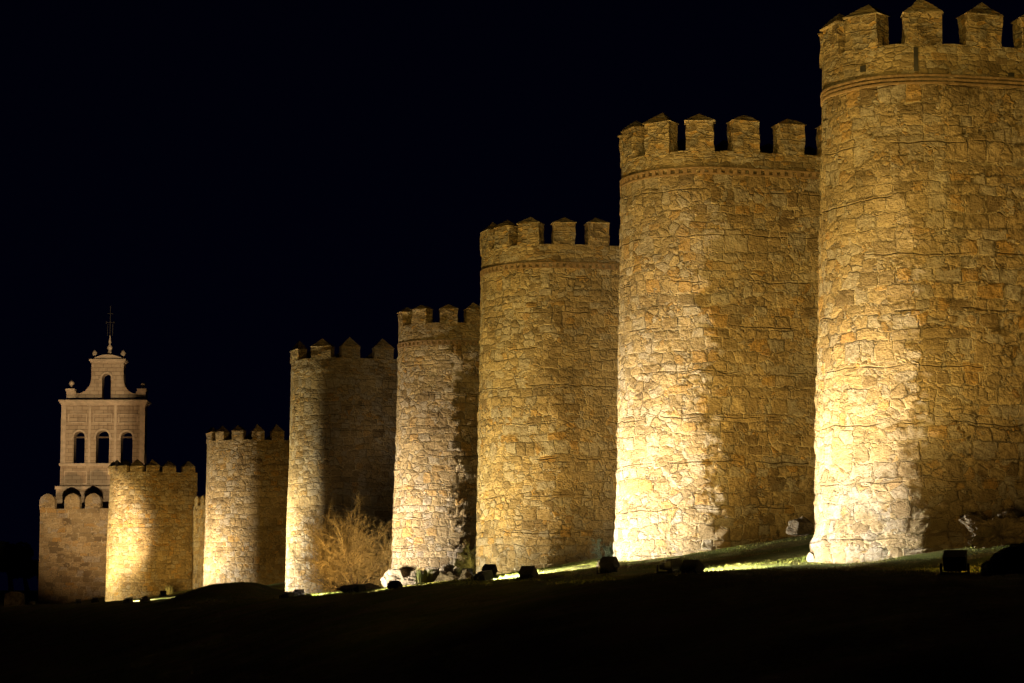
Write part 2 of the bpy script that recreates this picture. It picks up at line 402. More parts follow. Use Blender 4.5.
def tower(i, T):
    R, L = T['R'], T['L']; base = T['C'].copy(); base.z = T['zb']
    root = empty('wall_tower', base, LABELS[i], 'tower', 'round towers along the city wall')
    near = i < 4
    ds = {0: .065, 1: .075, 2: .085, 3: .12}.get(i, .3)
    tot = ulen(T); z0 = T['zb'] - 1.0; z1 = T['zs']
    rr = random.random() * 50 + i * 37
    # near flank + nose at fine step, hidden far flank coarse
    ss = list(np.arange(0, L + math.pi * R, ds)) + list(np.linspace(L + math.pi * R, tot, 12))
    zz = list(np.arange(z0, z1, ds)) + [z1]
    mb = MB(); vs = []
    for z in zz:
        for s in ss:
            off = T['bat'] * (T['zg'] - z)
            if z < T['zb'] + .9: off += .10 * (1 - smooth(np.array((z - T['zb'] - .45) / .3))) if i in (0, 3) else 0
            p, nr = upath(T, s, float(off)); 
            wob = .05 * mnoise.noise(Vector((s * .35 + rr, z * .3, 3.1)))
            vs.append((p.x + nr.x * wob, p.y + nr.y * wob, z))
    n = len(ss); fs = []; uvs = []
    for a in range(len(zz) - 1):
        for b in range(n - 1):
            fs.append((a * n + b + 1, a * n + b, (a + 1) * n + b, (a + 1) * n + b + 1))
            uvs.append([(ss[b + 1] + rr, zz[a]), (ss[b] + rr, zz[a]), (ss[b] + rr, zz[a + 1]), (ss[b + 1] + rr, zz[a + 1])])
    mb.add(vs, fs, uvs, True); mb.build('tower_body', M['body'] if near else M['body_far'], root)
    # parapet: thick hollow U
    mb = MB(); th = .48; ds2 = .12 if near else .3
    sp = list(np.arange(0, tot, ds2)) + [tot]
    slit = 915 if i == 0 else None
    lev = [(z1 - .02, .05), (z1 + (T['zg'] - z1) * .5, .05), (T['zg'], .045)]
    prof = [(.01, z1), (.01, z1 + (T['zg'] - z1) * .33), (.005, z1 + (T['zg'] - z1) * .66), (.0, T['zg']), (-th * .5, T['zg'] + .004), (-th, T['zg']), (-th, z1 - .05)]
    pv = [0]
    for q in range(1, len(prof)): pv.append(pv[-1] + math.hypot(prof[q][0] - prof[q - 1][0], prof[q][1] - prof[q - 1][1]))
    vs = []; fs = []; uvs = []
    for s in sp:
        for k, (o_, z) in enumerate(prof):
            j = .02 * mnoise.noise(Vector((s * 2.3 + rr, z * 3, k)))
            jz = .03 * mnoise.noise(Vector((s * 3 + rr, 7, k))) if z >= T['zg'] else 0
            p, nr = upath(T, s, o_ + j); vs.append((p.x, p.y, z + jz))
    k = len(prof)
    for a in range(len(sp) - 1):
        for b in range(k - 1):
            fs.append((a * k + b, a * k + b + 1, (a + 1) * k + b + 1, (a + 1) * k + b))
            uvs.append([(sp[a] + rr, pv[b]), (sp[a] + rr, pv[b + 1]), (sp[a + 1] + rr, pv[b + 1]), (sp[a + 1] + rr, pv[b])])
    if slit:   # the narrow loop: left uncut, a dark box drawn below stands for it
        pass
    mb.add(vs, fs, uvs, False); mb.build('parapet', M['parapet'], root)
    # walkway deck inside
    mb = MB(); ring = [upath(T, s, -.2)[0] for s in np.linspace(0, tot, 40)]
    mb.add([(p.x, p.y, z1 + .03) for p in ring], [tuple(range(39, -1, -1))]); mb.build('deck', M['roof'], root)
    # string course
    if T['st']:
        mb = MB(); zc = z1
        def band(z_a, z_b, o0, o1, step=.25, dent=False):
            pr = [(-.02, z_a), (o0, z_a), (o1, z_b), (-.02, z_b)]
            if not dent:
                s_ = list(np.arange(0, tot, step)) + [tot]; vs = []; fs = []
                for s in s_:
                    dz = .02 * mnoise.noise(Vector((s, rr, 1)))
                    for o_, z in pr:
                        p, nr = upath(T, s, o_ + .012 * mnoise.noise(Vector((s * 4, rr, 2)))); vs.append((p.x, p.y, z + dz))
                for a in range(len(s_) - 1):
                    for b in range(3): fs.append((a * 4 + b, (a + 1) * 4 + b, (a + 1) * 4 + b + 1, a * 4 + b + 1))
                mb.add(vs, fs)
            else:
                s = .1
                while s < tot:
                    vs = []
                    for ss_ in (s, s + .12):
                        for o_, z in pr:
                            p, nr = upath(T, ss_, o_); vs.append((p.x, p.y, z))
                    mb.add(vs, [(0, 4, 5, 1), (1, 5, 6, 2), (2, 6, 7, 3), (0, 1, 2, 3), (7, 6, 5, 4)]); s += .24
        if T['st'] == 2:
            band(zc + .03, zc + .07, .055, .055); band(zc - .09, zc + .025, .05, .05, dent=True); band(zc - .14, zc - .095, .045, .04)
        else:
            band(zc - .03, zc + .015, .06, .06); band(zc - .12, zc - .075, .05, .05); band(zc - .21, zc - .165, .045, .045)
        mb.build('string_course', M['brick'], root)
    # merlons
    def px_of(s):
        p, nr = upath(T, s, .04); return proj(p.x, p.y, T['zg'] + .5)[0]
    cand = np.arange(0, L + math.pi * R, .02); pxs = np.array([px_of(s) for s in cand])
    left = int(pxs.argmin()); cs = []
    for mpx in T['mp']:
        if mpx <= pxs[left] + 1.2 * 0: s0 = cand[left]
        else: s0 = float(cand[:left + 1][np.abs(pxs[:left + 1] - mpx).argmin()])
        cs.append(s0)
    cs = sorted(cs); sp_ = np.mean(np.diff(cs)) if len(cs) > 1 else 1.5
    sp_ = max(1.35, min(1.7, sp_))
    while cs[0] - sp_ > .5: cs.insert(0, cs[0] - sp_)
    while cs[-1] + sp_ < tot - .4: cs.append(cs[-1] + sp_)
    for s in cs:
        p, nr = upath(T, s, .003 - th / 2)
        tg = Vector((-nr.y, nr.x, 0)); w_ = T['mw'] * random.uniform(.95, 1.05); d_ = th + .02
        zg_, ze_, zt_ = T['zg'] - .06, T['ze'] + random.uniform(-.04, .04), T['zt'] + random.uniform(-.07, .06)
        if i == 6: d_ = .7
        nu, nz, nd = max(3, int(w_ / .12)), max(3, int((ze_ - zg_) / .12)), 3
        if not near: nu, nz, nd = 3, 3, 2
        def P(a, b, c):   # a across, b along depth, c height
            q = p + tg * (a * w_) + nr * (b * d_)
            z = zg_ + (ze_ - zg_) * c
            amp = .055 if near else .05
            j = Vector((mnoise.noise(q * 3.1 + Vector((0, 0, z * 3))), mnoise.noise(q * 3.1 + Vector((9, 0, z * 3))), 0)) * amp
            return (q.x + j.x, q.y + j.y, z)
        mb = MB(); ph = random.random() * 9
        # outer loop around the plan rectangle
        loop = [(-.5 + k_ / nu, .5) for k_ in range(nu)] + [(.5, .5 - k_ / nd) for k_ in range(nd)] + [(.5 - k_ / nu, -.5) for k_ in range(nu)] + [(-.5, -.5 + k_ / nd) for k_ in range(nd)]
        ul = []; acc = 0
        for q_ in range(len(loop)):
            ul.append(acc); nx_ = loop[(q_ + 1) % len(loop)]; acc += math.hypot((nx_[0] - loop[q_][0]) * w_, (nx_[1] - loop[q_][1]) * d_)
        ul.append(acc); n_ = len(loop)
        vs = [P(a, b, c / nz) for c in range(nz + 1) for a, b in loop]; fs = []; uvs = []
        for c in range(nz):
            for q_ in range(n_):
                r_ = (q_ + 1) % n_
                fs.append((c * n_ + q_, (c + 1) * n_ + q_, (c + 1) * n_ + r_, c * n_ + r_))
                z_a, z_b = (ze_ - zg_) * c / nz, (ze_ - zg_) * (c + 1) / nz
                uvs.append([(ul[q_] + ph, z_a), (ul[q_] + ph, z_b), (ul[q_ + 1] + ph, z_b), (ul[q_ + 1] + ph, z_a)])
        fs.append(tuple(nz * n_ + q_ for q_ in range(n_ - 1, -1, -1))); uvs.append([(0, 0)] * n_)
        mb.add(vs, fs, uvs); mo = mb.build('merlon', M['parapet'], root)
        # cap: thin eave slab and a little hipped pyramid
        mb = MB(); o1 = .03
        hw, hd = w_ / 2 + o1, d_ / 2 + o1
        def Q_(a, b, z): q = p + tg * a + nr * b; return (q.x + random.uniform(-.025, .025), q.y + random.uniform(-.025, .025), z + random.uniform(-.018, .018))
        lo = [Q_(a * hw, b * hd, ze_ - .012) for a, b in ((-1, 1), (1, 1), (1, -1), (-1, -1))]
        hi = [Q_(a * hw, b * hd, ze_ + .012) for a, b in ((-1, 1), (1, 1), (1, -1), (-1, -1))]
        md = [Q_(a * hw * .48, b * hd * .48, ze_ + .012 + (zt_ - ze_) * .50) for a, b in ((-1, 1), (1, 1), (1, -1), (-1, -1))]
        tp = [Q_(random.uniform(-.06, .06), random.uniform(-.04, .04), zt_)]
        vs = lo + hi + md + tp
        fs = [(3, 2, 1, 0)] + [(q_, (q_ + 1) % 4, 4 + (q_ + 1) % 4, 4 + q_) for q_ in range(4)] + [(4 + q_, 4 + (q_ + 1) % 4, 8 + (q_ + 1) % 4, 8 + q_) for q_ in range(4)] + [(8 + q_, 8 + (q_ + 1) % 4, 12) for q_ in range(4)]
        fs = [tuple(reversed(f)) for f in fs]
        uvs = [[(vs[k_][0] * 1.0 + vs[k_][1] * .6 + ph, vs[k_][2] * 1.3) for k_ in f] for f in fs]
        mb.add(vs, fs, uvs); mb.build('cap', M['parapet'], mo)
    if i == 0:   # narrow arrow loop and two drain holes in the parapet face: solid dark boxes painted for their inner shade
        for (px, ya, yb_, wd, nm) in ((915, 48, 71, .05, 'arrow_loop_shade'), (862, 66, 72, .07, 'drain_hole_shade'), (1010, 73, 77, .07, 'drain_hole_shade')):
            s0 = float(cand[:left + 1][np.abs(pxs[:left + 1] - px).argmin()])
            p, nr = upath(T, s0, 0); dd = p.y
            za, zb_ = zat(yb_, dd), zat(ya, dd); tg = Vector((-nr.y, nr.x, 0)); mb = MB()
            # one dark box set slightly proud, the opening's shade as colour
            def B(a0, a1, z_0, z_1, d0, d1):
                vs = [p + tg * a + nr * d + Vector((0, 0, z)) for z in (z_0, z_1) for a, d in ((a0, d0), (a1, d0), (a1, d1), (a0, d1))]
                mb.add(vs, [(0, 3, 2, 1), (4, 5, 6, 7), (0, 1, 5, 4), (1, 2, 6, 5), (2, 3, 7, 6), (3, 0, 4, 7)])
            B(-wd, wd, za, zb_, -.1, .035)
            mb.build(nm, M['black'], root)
    return root
for i, T in enumerate(TW): tower(i, T)

# ---------- curtain walls between the towers ----------
roots = [T['C'] - T['n'] * (T['L'] - .6) for T in TW]
ctop = [9.6, 9.8, 9.8, 10., 9.4, 9.6, 0]
def wall_run(name, A, B, ztop, zbot, thick, label, mer_w, mer_gap, mer_h, mat, cat='wall', group=None, first=None, rise=.25, capmat=None, merl=None):
    d = (B - A); d.z = 0; Ln = d.length; d.normalize(); n = Vector((-d.y, d.x, 0))
    if n.dot(Vector((0, 0, 0)) - A) < 0: n = -n
    base = (A + B) / 2; base.z = zbot
    root = empty(name, base, label, cat, group)
    mb = MB(); st = .5; k = max(1, int(Ln / st)); hs = max(1, int((ztop - zbot) / .5)); vs = []; fs = []; uvs = []
    prof = [(0, zbot + (ztop - zbot) * q / hs) for q in range(hs + 1)] + [(-thick, ztop), (-thick, zbot)]
    pv = [0]
    for q in range(1, len(prof)): pv.append(pv[-1] + math.hypot(prof[q][0] - prof[q - 1][0], prof[q][1] - prof[q - 1][1]))
    m_ = len(prof)
    for a in range(k + 1):
        for o_, z in prof:
            p = A + d * (Ln * a / k) + n * (o_ + .03 * mnoise.noise(Vector((a * .5, z * .5, 0)))); vs.append((p.x, p.y, z))
    for a in range(k):
        for b in range(m_ - 1):
            fs.append((a * m_ + b, a * m_ + b + 1, (a + 1) * m_ + b + 1, (a + 1) * m_ + b))
            uvs.append([(Ln * a / k, pv[b]), (Ln * a / k, pv[b + 1]), (Ln * (a + 1) / k, pv[b + 1]), (Ln * (a + 1) / k, pv[b])])
    fs.append(tuple(range(m_))); uvs.append([(prof[q][0], prof[q][1]) for q in range(m_)])
    fs.append(tuple(k * m_ + q for q in range(m_ - 1, -1, -1))); uvs.append([(prof[q][0], prof[q][1]) for q in range(m_ - 1, -1, -1)])
    mb.add(vs, fs, uvs); mb.build('wall_body', mat, root)
    pos = merl if merl is not None else [mer_gap * .5 + mer_w / 2 + q * (mer_w + mer_gap) for q in range(int(Ln / (mer_w + mer_gap)))]
    for s in pos:
        c = A + d * s - n * .25; mb = MB(); hw, hd = mer_w / 2, .25
        zt = ztop + mer_h
        lv = [(zt - mer_h - .05, 1), (zt - rise, 1), (zt - rise * .55, .86), (zt - rise * .2, .5), (zt, .12)]
        vs = []; fs = []; uvs = []
        for z, sc_ in lv:
            for a, b in ((-1, 1), (1, 1), (1, -1), (-1, -1)):
                q = c + d * (a * hw * sc_) + n * (b * hd * (.4 + .6 * sc_)); vs.append((q.x, q.y, z))
        for l in range(len(lv) - 1):
            for q in range(4):
                r = (q + 1) % 4; fs.append((l * 4 + q, l * 4 + r, (l + 1) * 4 + r, (l + 1) * 4 + q)); uvs.append([(s + q + x, z) for x, z in ((0, lv[l][0]), (mer_w, lv[l][0]), (mer_w, lv[l + 1][0]), (0, lv[l + 1][0]))])
        l = len(lv) - 1; fs.append((l * 4, l * 4 + 1, l * 4 + 2, l * 4 + 3)); uvs.append([(0, 0)] * 4)
        mb.add(vs, fs, uvs); mb.build('merlon', capmat or mat, root)
    return root, d, n
CWL = ['plain stone curtain wall hidden between the two nearest towers',
       'stone curtain wall between the second and third towers from the right',
       'stone curtain wall between the greenish tower and the slender pale tower',
       'stone curtain wall behind the bare shrub between two towers',
       'stone curtain wall behind the tower with the shrub',
       'low crenellated curtain wall glimpsed between the peach tower and the small far tower']
for i in range(6):
    A, B = roots[i].copy(), roots[i + 1].copy(); zt = min(TW[i]['zg'], TW[i + 1]['zg']) - 2.6
    if i == 5: zt = zat(503, 178.)
    wall_run('curtain_wall', A, B, zt, min(TW[i]['zb'], TW[i + 1]['zb']) - 1, 2.4, CWL[i], .75, .7, .75, M['body_far'], 'wall', 'curtain walls linking the towers')
A = Vector((16.5, 24, 0)); B = roots[0].copy()
wall_run('curtain_wall', A, B, TW[0]['zg'] - 2.6, .2, 2.4, 'stone curtain wall running off behind the nearest tower', .75, .7, .75, M['body_far'], 'wall', 'curtain walls linking the towers')

# ---------- flat ashlar gate wall at the far left ----------
Y8 = 215.; zt8 = zat(509, Y8); zb8 = zat(604, Y8) - 1.5
A = pt(39, 560, Y8); B = pt(118, 560, Y8 - 1.5); A.z = B.z = 0
px2s = lambda px: (pt(px, 500, Y8).x - A.x)
gw, gd, gn = wall_run('gate_wall', A, B, zt8, zb8, 7.0, 'flat fine jointed stone wall at far left with rounded merlons below the bell tower', 1.4, .5, zat(493.5, Y8) - zt8, M['ashlar'],
         'wall', rise=.6, merl=[px2s(47.5) , px2s(74), px2s(96)], capmat=M['ashlar'])

# ---------- bell tower ----------
YB = 218.6
BO = pt(102, 490, YB); K = YB / F * 1.006
bt = empty('bell_tower', (BO.x, YB, zt8), 'brown stone bell tower with three arched openings and a curved gable at far left', 'bell tower')
def bx(px): return (px - 102) * K + BO.x
def bz(py): return zat(py, YB)
def boxm(mb, x0, x1, z0, z1, y0, y1):
    vs = [(x, y, z) for z in (z0, z1) for x, y in ((x0, y0), (x1, y0), (x1, y1), (x0, y1))]
    fs = [(0, 3, 2, 1), (4, 5, 6, 7), (0, 1, 5, 4), (1, 2, 6, 5), (2, 3, 7, 6), (3, 0, 4, 7)]
    mb.add(vs, fs)
def wall_with_arches(name, outline, holes, y0, y1, mat, parent):
    """extruded plate with arched holes, triangulated from curves"""
    cu = bpy.data.curves.new(name, 'CURVE'); cu.dimensions = '2D'; cu.fill_mode = 'BOTH'
    for pts in [outline] + holes:
        sp = cu.splines.new('POLY'); sp.points.add(len(pts) - 1)
        for k, (x, z) in enumerate(pts): sp.points[k].co = (x - BO.x, z - zt8, 0, 1)
        sp.use_cyclic_u = True
    cu.extrude = (y1 - y0) / 2
    o = bpy.data.objects.new(name, cu); COL.objects.link(o)
    dg = bpy.context.evaluated_depsgraph_get(); me = bpy.data.meshes.new_from_object(o.evaluated_get(dg))
    bpy.data.objects.remove(o)
    for v in me.vertices:
        x, y, z = v.co; v.co = (x, -z + (y0 + y1) / 2 - YB, y)
    me.materials.clear(); me.materials.append(mat)
    ob = bpy.data.objects.new(name, me); COL.objects.link(ob); ob.parent = parent
    return ob
def arch(x0, x1, ztop, zbot, n=14):
    r = (x1 - x0) / 2; cx = (x0 + x1) / 2; zc = ztop - r
    return [(x0, zbot), (x1, zbot)] + [(cx + r * math.cos(math.pi * k / n), zc + r * math.sin(math.pi * k / n)) for k in range(n + 1)]
D = 1.3
# base stage up to the ledge
mb = MB(); boxm(mb, bx(57), bx(150), zt8 - 6, bz(489.5), YB - .35, YB + D + .3); mb.build('base_wall', M['plaster'], bt)
mb = MB(); boxm(mb, bx(56), bx(151), bz(489.5), bz(486.5), YB - .5, YB + D + .5); mb.build('ledge', M['plaster_trim'], bt)
# belfry stage with three arches
holes = [arch(bx(a), bx(b), bz(t_), bz(463.5)) for a, b, t_ in ((73, 84, 431.5), (95.2, 108.3, 430.5), (119.8, 131.5, 431.8))]
wl = [(bx(60), bz(486.5)), (bx(143.5), bz(486.5)), (bx(143.5), bz(405)), (bx(60.8), bz(405))]
wall_with_arches('belfry_wall', wl, holes, YB, YB + D, M['plaster'], bt)
# pilaster strips, sill, panel frames and archivolts
mb = MB()
for a, b in ((60.2, 65), (87.5, 90), (113, 115.5), (138.6, 143.6)): boxm(mb, bx(a), bx(b), bz(463), bz(405.2), YB - .10, YB + .003)
mb.build('pilaster', M['plaster_trim'], bt)
mb = MB(); boxm(mb, bx(59), bx(144.5), bz(466), bz(463.4), YB - .2, YB + .004); mb.build('sill', M['plaster_trim'], bt)
for a, b, t_, u_ in ((67, 86, 413.5, 423), (92, 111, 413.5, 423), (117, 136.5, 414, 423.5), (64, 87, 471, 484.5), (90, 113, 471, 484.5), (116, 139, 471, 484.5)):
    mb = MB(); x0, x1, z0, z1 = bx(a), bx(b), bz(u_), bz(t_); w_ = .10
    boxm(mb, x0, x1, z0, z0 + w_, YB - .07, YB + .005); boxm(mb, x0, x1, z1 - w_, z1, YB - .07, YB + .005)
    boxm(mb, x0, x0 + w_, z0 + w_, z1 - w_, YB - .07, YB + .005); boxm(mb, x1 - w_, x1, z0 + w_, z1 - w_, YB - .07, YB + .005)
    mb.build('panel_frame', M['plaster_trim'], bt)
def archivolt(x0, x1, ztop, wd, name='arch_moulding', yo=YB):
    r = (x1 - x0) / 2; cx = (x0 + x1) / 2; zc = ztop - r; mb = MB(); vs = []; n = 16
    for k in range(n + 1):
        a = math.pi * k / n
        for rr_, y in ((r + .01, yo - .12), (r + wd, yo - .12), (r + wd, yo + .004), (r + .01, yo + .004)): vs.append((cx + rr_ * math.cos(a), y, zc + rr_ * math.sin(a)))
    fs = [(k * 4 + q, k * 4 + (q + 1) % 4, (k + 1) * 4 + (q + 1) % 4, (k + 1) * 4 + q) for k in range(n) for q in range(4)]
    fs += [(0, 1, 2, 3), tuple(n * 4 + q for q in (3, 2, 1, 0))]
    mb.add(vs, fs); boxm(mb, x0 - wd - .08, x0 - .01, zc - .2, zc - .02, yo - .15, yo + .004); boxm(mb, x1 + .01, x1 + wd + .08, zc - .2, zc - .02, yo - .15, yo + .004)
    mb.build(name, M['plaster_trim'], bt)
for a, b, t_ in ((73, 84, 431.5), (95.2, 108.3, 430.5), (119.8, 131.5, 431.8)): archivolt(bx(a), bx(b), bz(t_), .17)
# bells in the openings are not seen: main cornice
mb = MB()
boxm(mb, bx(59.8), bx(144.6), bz(405.1), bz(403.6), YB - .22, YB + D + .2)
boxm(mb, bx(58.8), bx(145.8), bz(403.6), bz(402), YB - .42, YB + D + .4)
boxm(mb, bx(58.0), bx(146.6), bz(402), bz(400.4), YB - .6, YB + D + .6)
mb.build('cornice', M['plaster_trim'], bt)
# gable with concave shoulders
def shoulder(xa, za, xb, zb_, n=10):   # quarter curve from pier side down to the pedestal
    return [(xb + (xa - xb) * (1 - math.sin(math.pi / 2 * k / n)) , za + (zb_ - za) * (1 - math.cos(math.pi / 2 * k / n))) for k in range(n + 1)]
ol = [(bx(64.5), bz(400.4)), (bx(143.6), bz(400.4)), (bx(143.6), bz(391)), (bx(134), bz(391))]
def conc(x0, z0, x1, z1, n=10):  # from (x0,z0) low outer to (x1,z1) high inner, concave upward
    return [(x0 + (x1 - x0) * math.sin(math.pi / 2 * k / n), z0 + (z1 - z0) * (1 - math.cos(math.pi / 2 * k / n))) for k in range(n + 1)]
ol += conc(bx(134), bz(393.5), bx(121.3), bz(378))
ol += [(bx(121.3), bz(362.5)), (bx(89), bz(362.5))]
ol += list(reversed(conc(bx(74), bz(393.5), bx(89), bz(378))))
ol += [(bx(74), bz(391)), (bx(64.5), bz(391))]
wall_with_arches('gable', ol, [arch(bx(100), bx(108.8), bz(373.6), bz(399))], YB + .1, YB + 1.2, M['plaster'], bt)
archivolt(bx(100), bx(108.8), bz(373.6), .16, yo=YB + .1)
for a, b in ((63.8, 73), (135, 144.5)):
    mb = MB(); boxm(mb, bx(a), bx(b), bz(391), bz(388.5), YB, YB + 1.3); boxm(mb, bx(a + .8), bx(b - .8), bz(400.4), bz(391), YB + .05, YB + 1.25); mb.build('pedestal', M['plaster_trim'], bt)
mb = MB(); boxm(mb, bx(88), bx(122.5), bz(362.5), bz(361), YB - .05, YB + 1.35); boxm(mb, bx(87), bx(123.5), bz(361), bz(359.2), YB - .2, YB + 1.5)
n = 12; top = [(bx(89 + 32.5 * k / n), bz(359.2 - 4.8 * math.sin(math.pi * k / n) ** .8)) for k in range(n + 1)]
vs = [(x, YB + .02, z) for x, z in top] + [(x, YB + 1.3, z) for x, z in top]
mb.add(vs, [tuple(range(n + 1)), tuple(range(2 * n + 1, n, -1))] + [(k, n + 1 + k, n + 2 + k, k + 1) for k in range(n)])
mb.build('pediment', M['plaster_trim'], bt)
def lathe(name, cx, cy, prof, mat, parent, seg_=12):
    mb = MB(); vs = []; fs = []
    for r, z in prof:
        for k in range(seg_): a = 2 * math.pi * k / seg_; vs.append((cx + r * math.cos(a), cy + r * math.sin(a), z))
    for l in range(len(prof) - 1):
        for k in range(seg_): fs.append((l * seg_ + k, l * seg_ + (k + 1) % seg_, (l + 1) * seg_ + (k + 1) % seg_, (l + 1) * seg_ + k))
    mb.add(vs, fs, None, True); return mb.build(name, mat, parent)
def ball(cx, z0, h, r):
    pr = [(r * .75, z0), (r * .75, z0 + h * .15), (r * .3, z0 + h * .25), (r * .35, z0 + h * .38), (r * .8, z0 + h * .48), (r, z0 + h * .64), (r * .75, z0 + h * .82), (r * .25, z0 + h * .93), (.01, z0 + h)]
    lathe('ball_finial', cx, YB + .65, pr, M['plaster_trim'], bt)
for px, yb_, yt_, r in ((68.4, 388.5, 379.5, .25), (140, 388.5, 381.5, .24), (91, 359.2, 349, .23), (119.6, 359.2, 349, .23)): ball(bx(px), bz(yb_), bz(yt_) - bz(yb_), r)
zc0 = bz(355); lathe('spire_base', bx(106), YB + .65, [(.32, zc0 - .1), (.26, zc0 + .2), (.11, zc0 + .45), (.23, zc0 + .65), (.23, zc0 + .8), (.08, zc0 + 1.0), (.13, zc0 + 1.2), (.07, zc0 + 1.5), (.02, zc0 + 1.9)], M['plaster_trim'], bt)
mb = MB(); cx = bx(106); boxm(mb, cx - .035, cx + .035, zc0 + 1.8, bz(305), YB + .615, YB + .685)
zcr = bz(322); boxm(mb, cx - .34, cx + .34, zcr, zcr + .05, YB + .61, YB + .69)
boxm(mb, cx - .25, cx + .25, bz(313), bz(313) + .06, YB + .61, YB + .69)
for s_ in (-1, 1):
    boxm(mb, cx + s_ * .34 - .04, cx + s_ * .34 + .04, zcr - .07, zcr + .14, YB + .6, YB + .7)
    boxm(mb, cx + s_ * .22 - .03, cx + s_ * .22 + .03, bz(335), zcr - .1, YB + .62, YB + .68)
mb.build('weather_cross', M['iron'], bt)
# dark bell timbers inside the openings
mb = MB(); boxm(mb, bx(66), bx(138), bz(437.5), bz(436), YB + .6, YB + .9); mb.build('bell_beam', M['bark'], bt)

# ---------- rocks ----------
def rock(name, c, size, mat, label, seed=0, sub=5, rough=.35, group=None, cat='rock', flat=0.0):
    import bmesh
    bm = bmesh.new(); bmesh.ops.create_icosphere(bm, subdivisions=sub, radius=1)
    rr_ = random.Random(seed * 13 + 5); pl_ = []
    for _ in range(16):
        nn = Vector((rr_.gauss(0, 1), rr_.gauss(0, 1), rr_.gauss(0, 1))).normalized(); pl_.append((nn, rr_.uniform(.62, .9)))
    for v in bm.verts:
        for nn, dd in pl_:
            e_ = v.co.dot(nn) - dd
            if e_ > 0: v.co -= nn * e_
    for v in bm.verts:
        p = v.co.copy()
        q = p * 1.2
        d = mnoise.noise(p * 1.1 + Vector((seed * 7.3, 0, 0))) * rough + mnoise.noise(p * 2.7 + Vector((seed, 4, 0))) * rough * .5 + mnoise.noise(p * 7 + Vector((seed, 4, 0))) * rough * .25 + mnoise.noise(p * 15 + Vector((seed, 4, 0))) * rough * .12
        cellv = mnoise.cell(p * 1.7 + Vector((seed * 3.1, 0, 0))) if False else 0
        q *= (1 + d)
        v.co = Vector((q.x * size[0], q.y * size[1], q.z * size[2]))
    me = bpy.data.meshes.new(name); bm.to_mesh(me); bm.free()
    me.materials.append(mat)
    o = bpy.data.objects.new(name, me); COL.objects.link(o); o.location = c
    return tag(o, label, cat, group)
def at_px(px, py, Y): return pt(px, py, Y)
def rk(px, py, Y, wpx, hpx, dep, mat, label, seed, rough=.3, cat='rock', group=None, name='boulder'):
    """boulder whose outline is centred on that pixel at depth Y; size given in pixels at that depth"""
    c = pt(px, py, Y); k = Y / F
    return rock(name, c, (wpx * k / 2 * .9, dep, hpx * k / 2 * .9), mat, label, seed, rough=rough, cat=cat, group=group)
rk(400, 583, 106.6, 40, 30, 1.0, M['rock'], 'smooth white rock shoulder at the left foot of the slender pale tower', 1, .2)
rk(432, 584, 105, 62, 30, 1.0, M['rock'], 'mossy craggy rock under the slender pale tower', 2, .45)
rk(452, 571, 105.0, 26, 22, .6, M['rock'], 'jagged pale stone block jutting from the shaded right foot of the slender tower', 3, .6)
rk(362, 590, 100., 44, 12, .6, M['rock'], 'low tilted yellowish slab beside the foot of the bare shrub', 4, .3)
rk(466, 581, 92, 18, 22, .4, M['dark_rock'], 'dark standing stone on the grass edge left of the middle tower', 5)
rk(445, 582, 92, 26, 18, .5, M['dark_rock'], 'dark rounded stone in front of the mossy craggy rock', 6)
rk(606, 566, 69, 15, 15, .25, M['rock'], 'small bright white stone at the left foot of the broad golden tower', 7, .35)
rk(800, 527, 69, 26, 18, .4, M['dark_rock'], 'grey rock half hidden behind the nearest tower beside the broad golden one', 8, .3)
rk(548, 583, 60, 46, 16, .5, M['dark_rock'], 'low flat dark boulder on the crest below the middle tower', 9, .3)
rk(408, 600, 72, 50, 22, .6, M['dark_rock'], 'dark humped boulder on the crest below the mossy craggy rock', 10, .2)
rk(1012, 578, 41, 70, 68, .8, M['dark_rock'], 'large dark rock outcrop at the right edge', 11, .35, name='outcrop')
rk(1000, 535, 54.6, 62, 40, .45, M['dark_rock'], 'jagged bedrock at the shaded foot of the nearest tower', 12, .9, name='outcrop')
rk(306, 598, 100, 22, 8, .4, M['dark_rock'], 'small dark flat stone at the left foot of the tower with the shrub', 13)
rk(145, 601, 150, 14, 9, .4, M['dark_rock'], 'small dark stone at the foot of the small far tower', 14)
def block():
    c = pt(14, 598, 190); k = 190 / F; mb = MB(); w_, h_ = 8.5 * k, 6.5 * k
    vs = [(c.x + x * w_, c.y + y, c.z + z) for x, y, z in ((-1, -.5, -h_ * 1.4), (1, -.4, -h_ * 1.4), (1.05, .8, -h_ * 1.4), (-.95, .8, -h_ * 1.4), (-.98, -.48, h_ * .7), (-.3, -.45, h_), (.5, -.42, h_ * .95), (1, -.4, h_ * .6), (1.02, .7, h_ * .6), (.5, .7, h_), (-.3, .7, h_), (-.95, .7, h_ * .75))]
    mb.add(vs, [(0, 1, 7, 6, 5, 4), (1, 2, 8, 7), (2, 3, 11, 10, 9, 8), (3, 0, 4, 11), (4, 5, 10, 11), (5, 6, 9, 10), (6, 7, 8, 9)])
    o = mb.build('stone_block', M['rock']); origin_to(o, (c.x, c.y, c.z - h_ * 1.4)); tag(o, 'dim isolated low block of masonry at the far left edge', 'stone block')
block()
rk(812, 558, 58.4, 9, 12, .2, M['rock'], 'narrow upright stone at the lower left corner of the nearest tower', 16, .15)
for k_, (px, py, w_, h_) in enumerate(((533, 577, 22, 7), (555, 576, 26, 8), (576, 574, 14, 6))):
    rk(px, py, 86.5, w_, h_, .35, M['rock'], ['broken pale footing stone under the middle tower, left of three', 'flat footing stone under the middle tower, centre of three', 'small footing stone under the middle tower, right of three'][k_], 20 + k_, .3, group='footing stones under the middle tower')

